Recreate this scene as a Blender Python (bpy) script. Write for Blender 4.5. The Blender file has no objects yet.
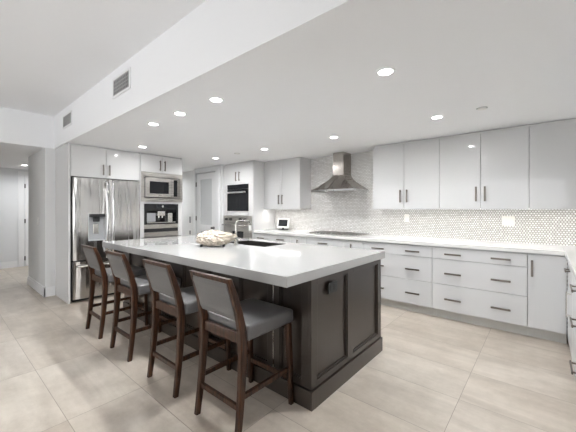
import bpy, bmesh, math, random
from mathutils import Vector, Matrix, noise
random.seed(4)
C = bpy.context.scene.collection
R = math.radians

# ------------------------------------------------------------------ camera
cam_d = bpy.data.cameras.new('camera'); cam = bpy.data.objects.new('camera', cam_d); C.objects.link(cam)
cam.location = (0, 0, 1.335); cam.rotation_euler = (R(90), 0, R(40.38))
cam_d.sensor_width = 36; cam_d.lens = 302.07 / 576 * 36; cam_d.shift_y = -(216 - 209.3) / 576
cam_d.clip_start = .05; bpy.context.scene.camera = cam

# ------------------------------------------------------------------ world, daylight, exposure
w = bpy.data.worlds.new('daylight'); bpy.context.scene.world = w; w.use_nodes = True
w.node_tree.nodes['Background'].inputs[0].default_value = (.97, .985, 1, 1)
w.node_tree.nodes['Background'].inputs[1].default_value = 1.6
vs = bpy.context.scene.view_settings
vs.view_transform = 'Standard'; vs.look = 'None'; vs.gamma = 1; vs.use_curve_mapping = False
vs.exposure = 0.80
CAN_W = 6.4

def area(name, loc, rot, sx, sy, power, col=(1, 1, 1), shape='RECTANGLE', parent=None, portal=False, spread=180):
    l = bpy.data.lights.new(name, 'AREA'); l.shape = shape; l.size = sx; l.size_y = sy
    l.energy = power; l.color = col; l.spread = R(spread)
    if portal: l.cycles.is_portal = True
    o = bpy.data.objects.new(name, l); C.objects.link(o); o.rotation_euler = rot
    if parent: o.parent = parent; o.location = Vector(loc) - parent.location
    else: o.location = loc
    return o

# daylight through the window wall behind the camera
area('window_daylight', (-2.5, -3.86, 1.25), (R(-90), 0, 0), 5.8, 2.2, 42, (1, .995, .985))
area('side_fill_light', (.99, -1.45, 1.45), (R(90), 0, R(90)), 2.7, 1.9, 20, (1, .995, .985))  # added fill lamp at an invented side window, softens the contrast
sl = bpy.data.lights.new('bounce_sun', 'SUN'); sl.energy = 26.0; sl.angle = R(1); sl.color = (1, .99, .98)  # added sun, bounces off the unseen floor to brighten the ceilings
so = bpy.data.objects.new('bounce_sun', sl); C.objects.link(so); so.rotation_euler = (R(-32), 0, R(180)) ; so.rotation_euler = Vector((.12, .62, -1)).to_track_quat('-Z', 'Y').to_euler()

# ------------------------------------------------------------------ materials
def srgb(*c):
    f = lambda x: (x / 12.92 if x <= .04045 else ((x + .055) / 1.055) ** 2.4)
    return tuple(f(v / 255) for v in c) + (1,)

class NT:
    def __init__(s, name):
        s.m = bpy.data.materials.new(name); s.m.use_nodes = True; s.t = s.m.node_tree
        s.b = s.t.nodes['Principled BSDF']
    def n(s, typ, **k):
        nd = s.t.nodes.new(typ)
        for a, v in k.items():
            if a[0] == '_': nd.inputs[int(a[1:])].default_value = v
            else: setattr(nd, a, v)
        return nd
    def l(s, a, b): s.t.links.new(a, b)
    def math(s, op, a, b=None, c=None):
        nd = s.n('ShaderNodeMath', operation=op)
        for i, v in enumerate((a, b, c)):
            if v is None: continue
            if isinstance(v, (int, float)): nd.inputs[i].default_value = v
            else: s.l(v, nd.inputs[i])
        return nd.outputs[0]
    def mix(s, f, a, b, t='RGBA'):
        nd = s.n('ShaderNodeMix', data_type='RGBA')
        for i, v in ((0, f), (6, a), (7, b)):
            if isinstance(v, (int, float, tuple)): nd.inputs[i].default_value = v
            else: s.l(v, nd.inputs[i])
        return nd.outputs[2]
    def coord(s, scale=(1, 1, 1), kind='Object'):
        tc = s.n('ShaderNodeTexCoord'); mp = s.n('ShaderNodeMapping'); s.l(tc.outputs[kind], mp.inputs[0])
        mp.inputs['Scale'].default_value = scale; return mp.outputs[0]
    def bump(s, h, strength=.2, dist=.01):
        b = s.n('ShaderNodeBump'); b.inputs['Strength'].default_value = strength; b.inputs['Distance'].default_value = dist
        s.l(h, b.inputs['Height']); s.l(b.outputs[0], s.b.inputs['Normal'])

def mat(name, col, rough=.5, metal=0., var=.03, scale=8., stretch=(1, 1, 1), bump=0., coat=0., spec=None, rvar=0.):
    """principled surface with a little procedural noise in its own colour"""
    q = NT(name); v = q.coord(stretch)
    no = q.n('ShaderNodeTexNoise'); no.inputs['Scale'].default_value = scale; no.inputs['Detail'].default_value = 4
    q.l(v, no.inputs['Vector'])
    dk = tuple(max(0, c * (1 - var * 2)) for c in col[:3]) + (1,); lt = tuple(min(1, c * (1 + var * 2)) for c in col[:3]) + (1,)
    q.l(q.mix(no.outputs['Fac'], dk, lt), q.b.inputs['Base Color'])
    if rvar:
        q.l(q.math('MULTIPLY_ADD', no.outputs['Fac'], rvar, rough - rvar / 2), q.b.inputs['Roughness'])
    else: q.b.inputs['Roughness'].default_value = rough
    q.b.inputs['Metallic'].default_value = metal; q.b.inputs['Coat Weight'].default_value = coat
    if spec is not None: q.b.inputs['Specular IOR Level'].default_value = spec
    if bump: q.bump(no.outputs['Fac'], bump, .002)
    return q.m

M = {}
M['ceiling'] = mat('ceiling_paint', srgb(250, 251, 253), .85, var=.004, scale=1.5)
M['wall'] = mat('wall_paint', srgb(232, 233, 233), .8, var=.006, scale=2)
M['hall_wall'] = mat('hall_wall_paint', srgb(226, 228, 230), .8, var=.006, scale=2)
M['trim'] = mat('trim_paint', srgb(242, 243, 244), .45, var=.004)
M['gloss'] = mat('gloss_cabinet_lacquer', srgb(206, 206, 206), .035, var=.004, scale=1.5, coat=.3)
M['gloss_tall'] = mat('white_cabinet_lacquer', srgb(220, 220, 220), .10, var=.004, scale=1.5)
M['base'] = mat('base_cabinet_lacquer', srgb(212, 213, 214), .25, var=.004, scale=1.5)
M['toe'] = mat('toe_kick_laminate', srgb(206, 205, 202), .35, var=.01)
M['quartz'] = mat('white_quartz', srgb(186, 186, 185), .09, var=.008, scale=60, coat=.2)
M['quartz_lit'] = mat('lit_quartz_worktop', srgb(236, 236, 234), .12, var=.008, scale=60)  # paler copy of the quartz, under-cabinet light put into its colour
M['steel'] = mat('brushed_steel', (.68, .67, .655, 1), .24, 1, var=.05, scale=3, stretch=(30, 30, .6), rvar=.08)
M['steel_h'] = mat('brushed_steel_horizontal', (.52, .50, .47, 1), .28, 1, var=.06, scale=5, stretch=(.6, .6, 30), rvar=.08)
q = NT('wavy_door_steel'); v = q.coord((1, 5.5, .35)); no = q.n('ShaderNodeTexNoise'); no.inputs['Scale'].default_value = 1.6; no.inputs['Detail'].default_value = 2; q.l(v, no.inputs['Vector'])
v2 = q.coord((30, 60, .5)); n2 = q.n('ShaderNodeTexNoise'); n2.inputs['Scale'].default_value = 4; q.l(v2, n2.inputs['Vector'])
q.l(q.mix(n2.outputs['Fac'], (.60, .59, .575, 1), (.74, .73, .715, 1)), q.b.inputs['Base Color']); q.b.inputs['Metallic'].default_value = 1; q.b.inputs['Roughness'].default_value = .17
q.bump(no.outputs['Fac'], .8, .035); M['door_steel'] = q.m
M['hood'] = mat('hood_steel', (.37, .345, .315, 1), .28, 1, var=.06, scale=4, stretch=(10, .8, 1), rvar=.08)
M['chim'] = mat('chimney_steel', (.44, .415, .385, 1), .22, 1, var=.08, scale=3, stretch=(9, 9, .4))
M['lt_pl'] = mat('silver_grey_plastic', srgb(196, 198, 200), .3, var=.02)
M['pull'] = mat('pull_steel', (.19, .17, .15, 1), .38, 1, var=.05, scale=30)
M['chrome'] = mat('chrome', (.8, .8, .8, 1), .08, 1, var=.01)
M['satin'] = mat('satin_nickel', (.70, .69, .66, 1), .22, 1, var=.02)
M['black'] = mat('black_glass', (.012, .013, .015, 1), .05, var=.02)
M['blackm'] = mat('black_plastic', (.018, .018, .019, 1), .4, var=.05)
M['dark_steel'] = mat('dark_hinge_metal', (.16, .155, .15, 1), .4, 1, var=.05)
M['espresso'] = mat('espresso_lacquer', (.033, .0235, .018, 1), .30, var=.10, scale=6, stretch=(8, 8, .6), coat=.4)
M['leather'] = mat('grey_leather', (.135, .132, .134, 1), .34, var=.05, scale=60, bump=.25)
M['walnut'] = None
M['white_pl'] = mat('white_plastic', srgb(240, 240, 238), .35, var=.004)
M['warm_pl'] = mat('white_outlet_plastic', srgb(246, 243, 238), .35, var=.004)
M['grey_pl'] = mat('grey_plastic', srgb(150, 152, 155), .4, var=.02)
M['rubber'] = mat('cast_iron', (.03, .03, .03, 1), .55, var=.1, scale=40)
M['grate'] = mat('grate_steel', (.30, .29, .28, 1), .4, .8, var=.1, scale=40)
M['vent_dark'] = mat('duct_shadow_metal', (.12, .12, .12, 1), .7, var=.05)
M['vent'] = mat('vent_paint', srgb(176, 176, 176), .5, var=.02)

q = NT('dark_walnut'); v = q.coord((14, 14, 1.2))
no = q.n('ShaderNodeTexNoise'); no.inputs['Scale'].default_value = 4; no.inputs['Detail'].default_value = 6; no.inputs['Distortion'].default_value = .6; q.l(v, no.inputs['Vector'])
cr = q.n('ShaderNodeValToRGB'); cr.color_ramp.elements[0].position = .32; cr.color_ramp.elements[0].color = (.012, .0055, .004, 1)
cr.color_ramp.elements[1].position = .72; cr.color_ramp.elements[1].color = (.088, .037, .018, 1)
q.l(no.outputs['Fac'], cr.inputs[0]); q.l(cr.outputs[0], q.b.inputs['Base Color'])
q.b.inputs['Roughness'].default_value = .32; q.b.inputs['Specular IOR Level'].default_value = .35; q.bump(no.outputs['Fac'], .15, .002); M['walnut'] = q.m

# large-format porcelain floor, streaked along the long side of each tile
q = NT('porcelain_floor'); tc = q.n('ShaderNodeTexCoord'); mp = q.n('ShaderNodeMapping'); q.l(tc.outputs['Object'], mp.inputs[0])
mp.inputs['Location'].default_value = (.46, -.092, 0)
br = q.n('ShaderNodeTexBrick', offset=0, squash=1); br.inputs['Scale'].default_value = 1
br.inputs['Brick Width'].default_value = .92; br.inputs['Row Height'].default_value = .46
br.inputs['Mortar Size'].default_value = .0018; br.inputs['Mortar Smooth'].default_value = .1
br.inputs['Color1'].default_value = (.0, .0, .0, 1); br.inputs['Color2'].default_value = (1, 1, 1, 1); br.inputs['Mortar'].default_value = (.5, .5, .5, 1)
q.l(mp.outputs[0], br.inputs['Vector'])
va = q.n('ShaderNodeVectorMath', operation='MULTIPLY_ADD'); q.l(br.outputs['Color'], va.inputs[0]); va.inputs[1].default_value = (7, 5, 3); q.l(mp.outputs[0], va.inputs[2])
m2 = q.n('ShaderNodeMapping'); m2.inputs['Scale'].default_value = (.6, 3.4, 1); q.l(va.outputs[0], m2.inputs[0])
n1 = q.n('ShaderNodeTexNoise'); n1.inputs['Scale'].default_value = 1.6; n1.inputs['Detail'].default_value = 7; n1.inputs['Roughness'].default_value = .62; n1.inputs['Distortion'].default_value = .5; q.l(m2.outputs[0], n1.inputs['Vector'])
cr = q.n('ShaderNodeValToRGB'); e = cr.color_ramp.elements
e[0].position = .30; e[0].color = srgb(194, 185, 174); e[1].position = .72; e[1].color = srgb(222, 214, 203)
q.l(n1.outputs['Fac'], cr.inputs[0])
n2 = q.n('ShaderNodeTexNoise'); n2.inputs['Scale'].default_value = 3.2; n2.inputs['Detail'].default_value = 9; n2.inputs['Roughness'].default_value = .72; q.l(va.outputs[0], n2.inputs['Vector'])
c2 = q.n('ShaderNodeValToRGB'); c2.color_ramp.elements[0].position = .34; c2.color_ramp.elements[0].color = srgb(232, 229, 226); c2.color_ramp.elements[1].position = .62; c2.color_ramp.elements[1].color = (1, 1, 1, 1); q.l(n2.outputs['Fac'], c2.inputs[0])
tint = q.mix(br.outputs['Color'], srgb(243, 240, 237), srgb(255, 255, 255))
mu = q.n('ShaderNodeMix', data_type='RGBA', blend_type='MULTIPLY'); mu.inputs[0].default_value = 1; q.l(cr.outputs[0], mu.inputs[6]); q.l(tint, mu.inputs[7])
mu2 = q.n('ShaderNodeMix', data_type='RGBA', blend_type='MULTIPLY'); mu2.inputs[0].default_value = 1; q.l(mu.outputs[2], mu2.inputs[6]); q.l(c2.outputs[0], mu2.inputs[7])
q.l(q.mix(br.outputs['Fac'], mu2.outputs[2], srgb(146, 136, 124)), q.b.inputs['Base Color'])
q.b.inputs['Roughness'].default_value = .34
iv = q.math('SUBTRACT', 1, br.outputs['Fac']); q.bump(iv, .3, .002); M['floor'] = q.m

# penny-round mosaic splashback in the XZ plane
q = NT('penny_mosaic'); tc = q.n('ShaderNodeTexCoord'); sp = q.n('ShaderNodeSeparateXYZ'); q.l(tc.outputs['Object'], sp.inputs[0])
A = .027; B = A * math.sqrt(3)
def cell(off):
    cx = q.math('MULTIPLY_ADD', sp.outputs[0], 1 / A, off); cz = q.math('MULTIPLY_ADD', sp.outputs[2], 1 / B, off)
    fx = q.math('FLOOR', cx); fz = q.math('FLOOR', cz)
    dx = q.math('MULTIPLY', q.math('SUBTRACT', q.math('SUBTRACT', cx, fx), .5), A)
    dz = q.math('MULTIPLY', q.math('SUBTRACT', q.math('SUBTRACT', cz, fz), .5), B)
    d = q.math('SQRT', q.math('ADD', q.math('MULTIPLY', dx, dx), q.math('MULTIPLY', dz, dz)))
    cb = q.n('ShaderNodeCombineXYZ'); q.l(fx, cb.inputs[0]); q.l(fz, cb.inputs[1]); cb.inputs[2].default_value = off * 7
    wn = q.n('ShaderNodeTexWhiteNoise'); q.l(cb.outputs[0], wn.inputs['Vector'])
    return d, wn.outputs['Value']
d1, w1 = cell(0.); d2, w2 = cell(.5)
near = q.math('LESS_THAN', d1, d2); d = q.math('MINIMUM', d1, d2)
rnd = q.math('ADD', q.math('MULTIPLY', near, w1), q.math('MULTIPLY', q.math('SUBTRACT', 1, near), w2))
mr = q.n('ShaderNodeMapRange'); mr.inputs['From Min'].default_value = A * .37; mr.inputs['From Max'].default_value = A * .45; q.l(d, mr.inputs['Value'])
tile = q.mix(rnd, srgb(226, 225, 223), srgb(250, 250, 249))
q.l(q.mix(mr.outputs[0], tile, srgb(150, 144, 137)), q.b.inputs['Base Color'])
q.l(q.math('MULTIPLY_ADD', mr.outputs[0], .6, .14), q.b.inputs['Roughness'])
q.bump(q.math('SUBTRACT', 1, mr.outputs[0]), .35, .002); M['mosaic'] = q.m

# emitters and glass
def emit(name, col, st):
    q = NT(name); q.b.inputs['Base Color'].default_value = (.8, .8, .8, 1)
    q.b.inputs['Emission Color'].default_value = col; q.b.inputs['Emission Strength'].default_value = st; return q.m
M['lens'] = emit('lit_lamp_lens', (1, .98, .95, 1), 14)
M['led'] = emit('lit_led_strip', (1, .96, .90, 1), 3)
q = NT('window_glass'); tr = q.n('ShaderNodeBsdfTransparent'); gl = q.n('ShaderNodeBsdfGlossy'); gl.inputs['Roughness'].default_value = .02
mx = q.n('ShaderNodeMixShader'); fr = q.n('ShaderNodeFresnel'); q.l(fr.outputs[0], mx.inputs[0]); q.l(tr.outputs[0], mx.inputs[1]); q.l(gl.outputs[0], mx.inputs[2])
q.l(mx.outputs[0], q.t.nodes['Material Output'].inputs[0]); M['glass'] = q.m
q = NT('reeded_frosted_glass'); v = q.coord((1, 1, 1)); wv = q.n('ShaderNodeTexWave', wave_type='BANDS', bands_direction='X'); wv.inputs['Scale'].default_value = 14; q.l(v, wv.inputs['Vector'])
q.l(q.mix(wv.outputs['Fac'], srgb(212, 215, 216), srgb(228, 231, 232)), q.b.inputs['Base Color']); q.b.inputs['Roughness'].default_value = .25; q.bump(wv.outputs['Fac'], .4, .004); M['reeded'] = q.m
q = NT('coffee_bay'); M['bay'] = mat('coffee_bay_lining', (.05, .05, .052, 1), .3, var=.1)
q = NT('tablet_screen'); q.b.inputs['Base Color'].default_value = (.012, .014, .018, 1); q.b.inputs['Roughness'].default_value = .08; M['screen'] = q.m
M['shell'] = mat('cream_shell', srgb(198, 187, 173), .55, var=.04, scale=14, bump=.4)

# ------------------------------------------------------------------ mesh helpers
class MB:
    """collects shapes into one mesh, in world coordinates"""
    def __init__(s): s.bm = bmesh.new(); s.smooth = False
    def box(s, x0, x1, y0, y1, z0, z1, bev=0., seg=2):
        b = bmesh.new(); bmesh.ops.create_cube(b, size=1)
        x0, x1 = min(x0, x1), max(x0, x1); y0, y1 = min(y0, y1), max(y0, y1); z0, z1 = min(z0, z1), max(z0, z1)
        for v in b.verts: v.co = Vector(((x0 + x1) / 2 + v.co.x * (x1 - x0), (y0 + y1) / 2 + v.co.y * (y1 - y0), (z0 + z1) / 2 + v.co.z * (z1 - z0)))
        if bev: bmesh.ops.bevel(b, geom=b.edges[:], offset=min(bev, .45 * min(x1 - x0, y1 - y0, z1 - z0)), segments=seg, affect='EDGES', profile=.5)
        s.merge(b); return s
    def merge(s, b):
        m = bpy.data.meshes.new('tmp'); b.to_mesh(m); b.free(); s.bm.from_mesh(m); bpy.data.meshes.remove(m)
    def cyl(s, p0, p1, r0, r1=None, seg=20):
        p0, p1 = Vector(p0), Vector(p1); r1 = r0 if r1 is None else r1; d = p1 - p0
        b = bmesh.new(); bmesh.ops.create_cone(b, cap_ends=True, segments=seg, radius1=r0, radius2=r1, depth=d.length)
        mt = Matrix.Translation((p0 + p1) / 2) @ d.to_track_quat('Z', 'Y').to_matrix().to_4x4()
        bmesh.ops.transform(b, matrix=mt, verts=b.verts[:]); s.merge(b); return s
    def tube(s, pts, r, seg=12):
        pts = [Vector(p) for p in pts]; rings = []; b = s.bm; up = None
        for i, p in enumerate(pts):
            t = (pts[min(i + 1, len(pts) - 1)] - pts[max(i - 1, 0)]).normalized()
            if up is None: up = t.orthogonal().normalized()
            up = (up - up.dot(t) * t).normalized(); sd = t.cross(up)
            rr = r[i] if isinstance(r, (list, tuple)) else r
            rings.append([b.verts.new(p + rr * (math.cos(2 * math.pi * k / seg) * up + math.sin(2 * math.pi * k / seg) * sd)) for k in range(seg)])
        for a, c in zip(rings, rings[1:]):
            for k in range(seg): b.faces.new((a[k], a[(k + 1) % seg], c[(k + 1) % seg], c[k]))
        b.faces.new(rings[0][::-1]); b.faces.new(rings[-1]); return s
    def loft(s, sections, cap=True):
        """sections: lists of equal length of points"""
        b = s.bm; rs = [[b.verts.new(Vector(p)) for p in sec] for sec in sections]; n = len(rs[0])
        for a, c in zip(rs, rs[1:]):
            for k in range(n): b.faces.new((a[k], a[(k + 1) % n], c[(k + 1) % n], c[k]))
        if cap: b.faces.new(rs[0][::-1]); b.faces.new(rs[-1])
        return s
    def bar(s, pts, wx, wy, bev=.004):
        """rectangular member through points; wx, wy widths per point"""
        secs = []
        for i, p in enumerate(pts):
            a = wx[i] if isinstance(wx, (list, tuple)) else wx; c = wy[i] if isinstance(wy, (list, tuple)) else wy
            x, y, z = p; k = min(a, c) * .16
            secs.append([(x - a/2 + k, y - c/2, z), (x + a/2 - k, y - c/2, z), (x + a/2, y - c/2 + k, z), (x + a/2, y + c/2 - k, z),
                         (x + a/2 - k, y + c/2, z), (x - a/2 + k, y + c/2, z), (x - a/2, y + c/2 - k, z), (x - a/2, y - c/2 + k, z)])
        return s.loft(secs)
    def build(s, name, m, parent=None, smooth=False, label=None):
        off = Vector((0, 0, 0)); p = parent
        while p: off += p.location; p = p.parent
        for v in s.bm.verts: v.co -= off
        bmesh.ops.recalc_face_normals(s.bm, faces=s.bm.faces[:])
        me = bpy.data.meshes.new(name); s.bm.to_mesh(me); s.bm.free()
        if smooth:
            for f in me.polygons: f.use_smooth = True
        me.materials.append(m if not isinstance(m, str) else M[m])
        o = bpy.data.objects.new(name, me); C.objects.link(o)
        if parent: o.parent = parent
        if label: o['label'] = label
        return o

def box(*a, **k): return MB().box(*a, **k)
def thing(name, label, cat, loc=(0, 0, 0), group=None):
    o = bpy.data.objects.new(name, None); C.objects.link(o); o.location = loc; o.empty_display_size = .1
    o['label'] = label; o['category'] = cat
    if group: o['group'] = group
    return o
def tag(o, label, cat, group=None):
    o['label'] = label; o['category'] = cat
    if group: o['group'] = group
    return o
def struct(o): o['kind'] = 'structure'; return o
def dup(root, loc, label):
    def cp(o, par):
        c = o.copy(); C.objects.link(c); c.parent = par
        for ch in o.children: cp(ch, c)
        return c
    r = cp(root, None); r.location = loc; r['label'] = label; return r

CEIL = 2.275; HIGH = 2.77; SOF = 1.215; XL = -5.8; XR = .80; YB = -3.8; YW = 4.58; XH = -9.3

# ------------------------------------------------------------------ room shell
struct(box(XH - .2, XR + .2, YB - .3, YW + .2, -.1, 0).build('floor', 'floor'))
c = MB()
c.box(XH - .2, XR + .2, SOF, YW + .2, CEIL, HIGH + .1)             # lowered kitchen ceiling with its vertical face
c.box(XH - .2, XL, YB - .3, SOF, CEIL, HIGH + .1)                  # hall ceiling and header over the opening
c.box(XL, XR + .2, YB - .3, SOF, HIGH, HIGH + .1)                  # high ceiling
struct(c.build('ceiling', 'ceiling'))
struct(box(-4.24, XR, YW, YW + .15, 0, CEIL).build('wall_back', 'mosaic'))
rw = MB(); rw.box(XR, XR + .15, -.1, YW + .15, 0, HIGH); rw.box(XR, XR + .15, YB - .15, -2.8, 0, HIGH); rw.box(XR, XR + .15, -2.8, -.1, 2.4, HIGH); rw.box(XR, XR + .15, -2.8, -.1, 0, .5)
struct(rw.build('wall_right', 'wall'))
wn = MB()
for y_ in (-2.8, -1.47, -.15): wn.box(XR + .03, XR + .08, y_, y_ + .05, .5, 2.4)
wn.box(XR + .03, XR + .08, -2.8, -.1, .5, .55); wn.box(XR + .03, XR + .08, -2.8, -.1, 2.35, 2.4)
wo = struct(wn.build('fill_window', 'trim')); box(XR + .05, XR + .058, -2.78, -.12, .52, 2.38).build('pane', 'glass', wo)  # added window out of view, opened for extra fill light
l = MB(); l.box(-7.05, XL, 1.11, 2.99, 0, CEIL)                     # solid wall block behind fridge
l.box(XL - .15, XL, YB, -.6, 0, CEIL)
struct(l.build('wall_left', 'wall'))
h = MB(); h.box(XH - .15, XH, YB, YW, 0, CEIL); h.box(XH, XL - .15, YB + .6, YB + .75, 0, CEIL); struct(h.build('wall_hall', 'hall_wall'))
p = MB(); p.box(-6.18, -6.12, 3.92, 4.3, 0, CEIL); p.box(-5.24, -5.15, 3.92, 4.58, 0, CEIL); p.box(-6.12, -5.24, 3.92, 4.3, 2.17, CEIL)
p.box(-6.12, -5.24, 4.15, 4.3, 0, 2.17); p.box(XH, -6.18, 4.10, 4.3, 0, CEIL); p.box(-5.24, -4.24, 4.57, 4.73, 0, CEIL)
struct(p.build('wall_pantry', 'wall'))
# wall behind the camera with a wide window
b = MB(); b.box(XL - .15, -5.5, YB - .15, YB, 0, HIGH); b.box(.5, XR, YB - .15, YB, 0, HIGH); b.box(-5.5, .5, YB - .15, YB, 2.4, HIGH); b.box(-5.5, .5, YB - .15, YB, 0, .08)
struct(b.build('wall_rear', 'wall'))
wn = MB()
for i in range(5):
    x = -5.5 + i * 1.5; wn.box(x - .035 if i else x, x + .035 if i < 4 else x, YB - .10, YB - .05, .08, 2.4)
wn.box(-5.5, .5, YB - .10, YB - .05, .08, .16); wn.box(-5.5, .5, YB - .10, YB - .05, 2.32, 2.4)
wo = struct(wn.build('window_1', 'trim')); box(-5.5, .5, YB - .08, YB - .072, .12, 2.36).build('pane', 'glass', wo)

def baseboard(name, x0, x1, y0, y1):
    m = MB(); m.box(x0, x1, y0, y1, 0, .12); dx, dy = (x1 - x0), (y1 - y0)
    k = .35
    if dx < dy: m.box(x0, x1, y0, y1, 0, .10)
    m.box(x0 + (dx * k if dx < dy and name != 'baseboard_far' else 0), x1, y0 + (dy * k if dy < dx else 0), y1, .12, .14)
    return struct(m.build(name, 'trim'))
m = MB()
m.box(-7.05, XL + .016, 1.094, 1.11, 0, .115); m.box(-7.05, XL + .010, 1.10, 1.11, .115, .145)
m.box(XL, XL + .016, 1.094, 1.232, 0, .115); m.box(XL, XL + .010, 1.10, 1.232, .115, .145)
struct(m.build('baseboard_pier', 'trim'))
m = MB(); m.box(XH, XH + .016, YB + .76, 1.27, 0, .115); m.box(XH, XH + .010, YB + .76, 1.27, .115, .145); struct(m.build('baseboard_hall', 'trim'))
m = MB(); m.box(XH, -6.18, 4.084, 4.10, 0, .14); struct(m.build('baseboard_passage', 'trim'))

# hall door (far end of the hall)
d = MB(); d.box(XH, XH + .035, 1.40, 2.18, .01, 2.13)
do = struct(d.build('door_2', 'trim'))
cs = MB(); cs.box(XH, XH + .022, 1.28, 1.388, 0, 2.22); cs.box(XH, XH + .022, 2.192, 2.30, 0, 2.22); cs.box(XH, XH + .022, 1.388, 2.192, 2.14, 2.22); cs.build('door_frame', 'trim', do)
for z in (.19, 1.06, 1.88): MB().box(XH + .02, XH + .045, 1.386, 1.41, z - .05, z + .05, .003).build('hinge', 'dark_steel', do)

# pantry door with reeded glass
m = MB()
for x0, x1 in ((-6.08, -5.94), (-5.50, -5.36)): m.box(x0, x1, 3.915, 3.955, .01, 2.135, .003)
m.box(-5.94, -5.50, 3.915, 3.955, 2.005, 2.135); m.box(-5.94, -5.50, 3.915, 3.955, .84, .99); m.box(-5.94, -5.50, 3.915, 3.955, .01, .22)
do = struct(m.build('door_1', 'trim'))
cs = MB()
for x0, x1 in ((-6.18, -6.095), (-5.345, -5.22)): cs.box(x0, x1, 3.898, 3.925, 0, 2.24, .004); cs.box(x0 + .012, x1 - .012, 3.890, 3.9, 0, 2.228, .003)
cs.box(-6.095, -5.345, 3.898, 3.925, 2.15, 2.24, .004); cs.build('door_frame', 'trim', do)
MB().box(-5.95, -5.49, 3.928, 3.94, .98, 2.015).build('glass_panel', 'reeded', do)
MB().box(-5.95, -5.49, 3.928, 3.94, .21, .85).build('lower_glass_panel', 'reeded', do)
for z in (.25, 1.13, 1.90): MB().box(-6.095, -6.075, 3.898, 3.918, z - .05, z + .05, .003).build('hinge', 'dark_steel', do)
k = MB(); k.cyl((-5.42, 3.915, .935), (-5.42, 3.87, .935), .012); k.cyl((-5.42, 3.875, .935), (-5.42, 3.845, .935), .028, .022); k.cyl((-5.42, 3.918, .935), (-5.42, 3.909, .935), .03); k.build('door_knob', 'dark_steel', do)

# ------------------------------------------------------------------ generic pieces
def pull_h(x, y, z, half, parent, axis='x', m='pull'):
    """flat bar pull; front normal is -Y (axis x) or -X (axis y)"""
    k = MB()
    if axis == 'x':
        k.box(x - half, x + half, y - .034, y - .024, z - .010, z + .010, .003)
        for s in (-1, 1): k.box(x + s * (half - .018) - .005, x + s * (half - .018) + .005, y - .026, y, z - .005, z + .005)
    else:
        k.box(x - .034, x - .024, y - half, y + half, z - .010, z + .010, .003)
        for s in (-1, 1): k.box(x - .026, x, y + s * (half - .018) - .005, y + s * (half - .018) + .005, z - .005, z + .005)
    return k.build('handle', m, parent)
def pull_v(x, y, z0, z1, parent, nrm=(0, -1), m='pull'):
    k = MB(); nx, ny = nrm
    def sl(a, b, h, z0_, z1_, bev=0):
        xs = sorted((x + nx * a, x + nx * b)) if nx else (x - h, x + h); ys = sorted((y + ny * a, y + ny * b)) if ny else (y - h, y + h)
        k.box(xs[0], xs[1], ys[0], ys[1], z0_, z1_, bev)
    sl(.024, .036, .009, z0, z1, .003)
    for z in (z0 + .018, z1 - .018): sl(0, .026, .005, z - .005, z + .005)
    return k.build('handle', m, parent)

# ------------------------------------------------------------------ wall cabinets along the mosaic wall
G = .0026
def wall_cab(x0, x1, label, y=4.25, z0=1.334, z1=2.25, handles=True, group='gloss wall cabinets', left_pull=True, right_pull=True):
    t = thing('wall_cabinet', label, 'cabinet', ((x0 + x1) / 2, YW, z0), group)
    m = MB(); m.box(x0 + .0005, x1 - .0005, y + .021, YW - .001, z0 + .012, z1); m.box(x0 + .0005, x1 - .0005, y + .03, YW - .001, z1, CEIL - .001)
    m.build('body', 'gloss_tall', t)
    xm = (x0 + x1) / 2
    for a, bb, hx in ((x0, xm, xm - .045), (xm, x1, xm + .045)):
        dr = box(a + G, bb - G, y, y + .02, z0 + .002, z1, bev=.0015).build('door', 'gloss', t)
        pull_v(hx, y, 1.43, 1.607, dr)
    return t
wall_cab(-1.95, -1.041, 'gloss pale grey two-door wall cabinet immediately right of the range hood')
wall_cab(-1.041, -.132, 'gloss pale grey two-door wall cabinet between the hood-side cabinet and the corner one')
wall_cab(-.132, .777, 'gloss pale grey wall cabinet at the right edge of the picture, above the double outlet')
wall_cab(-4.238, -3.333, 'gloss pale grey two-door wall cabinet left of the range hood, above the small tablet', group='gloss wall cabinets')
# light rail strips + LED under cabinets
def under_led(x0, x1, label, pw):
    t = tag(box(x0 + .03, x1 - .03, 4.285, 4.31, 1.3375, 1.345).build('led_strip', 'led'), label, 'light strip', 'under-cabinet light strips')
    area('under_cabinet_light', ((x0 + x1) / 2, 4.297, 1.336), (0, 0, 0), x1 - x0 - .08, .02, pw, (1, .97, .93), parent=t)
under_led(-1.95, .777, 'thin warm light strip under the three wall cabinets right of the hood', 1.7)
under_led(-4.238, -3.333, 'thin warm light strip under the wall cabinet left of the hood', 1.0)

# ------------------------------------------------------------------ base cabinets
def base_body(t, x0, x1, y=3.97):
    box(x0 + .0005, x1 - .0005, y + .021, YW - .002, .125, .8875).build('body', 'base', t)
    box(x0 + .0005, x1 - .0005, y + .10, y + .12, 0, .1255).build('toe_kick', 'toe', t)
def drawer_unit(x0, x1, pulls, label, y=3.97):
    t = thing('base_cabinet', label, 'cabinet', ((x0 + x1) / 2, YW, 0), 'pale grey base cabinets')
    base_body(t, x0, x1, y)
    for z0, z1, hz in ((.125, .432, .267), (.436, .735, .571), (.739, .872, .801)):
        dr = box(x0 + G, x1 - G, y, y + .02, z0, z1, bev=.0015).build('drawer', 'base', t)
        for hx in pulls: pull_h(hx, y, hz, .088, dr)
    return t
def door_unit(x0, x1, hx, label, z0h=.65, z1h=.817, y=3.97):
    t = thing('base_cabinet', label, 'cabinet', ((x0 + x1) / 2, YW, 0), 'pale grey base cabinets')
    base_body(t, x0, x1, y)
    dr = box(x0 + G, x1 - G, y, y + .02, .125, .872, bev=.0015).build('door', 'base', t)
    pull_v(hx, y, z0h, z1h, dr); return t
drawer_unit(-1.055, -.137, (-.825, -.363), 'pale grey base cabinet of three wide drawers beside the single corner door')
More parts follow.
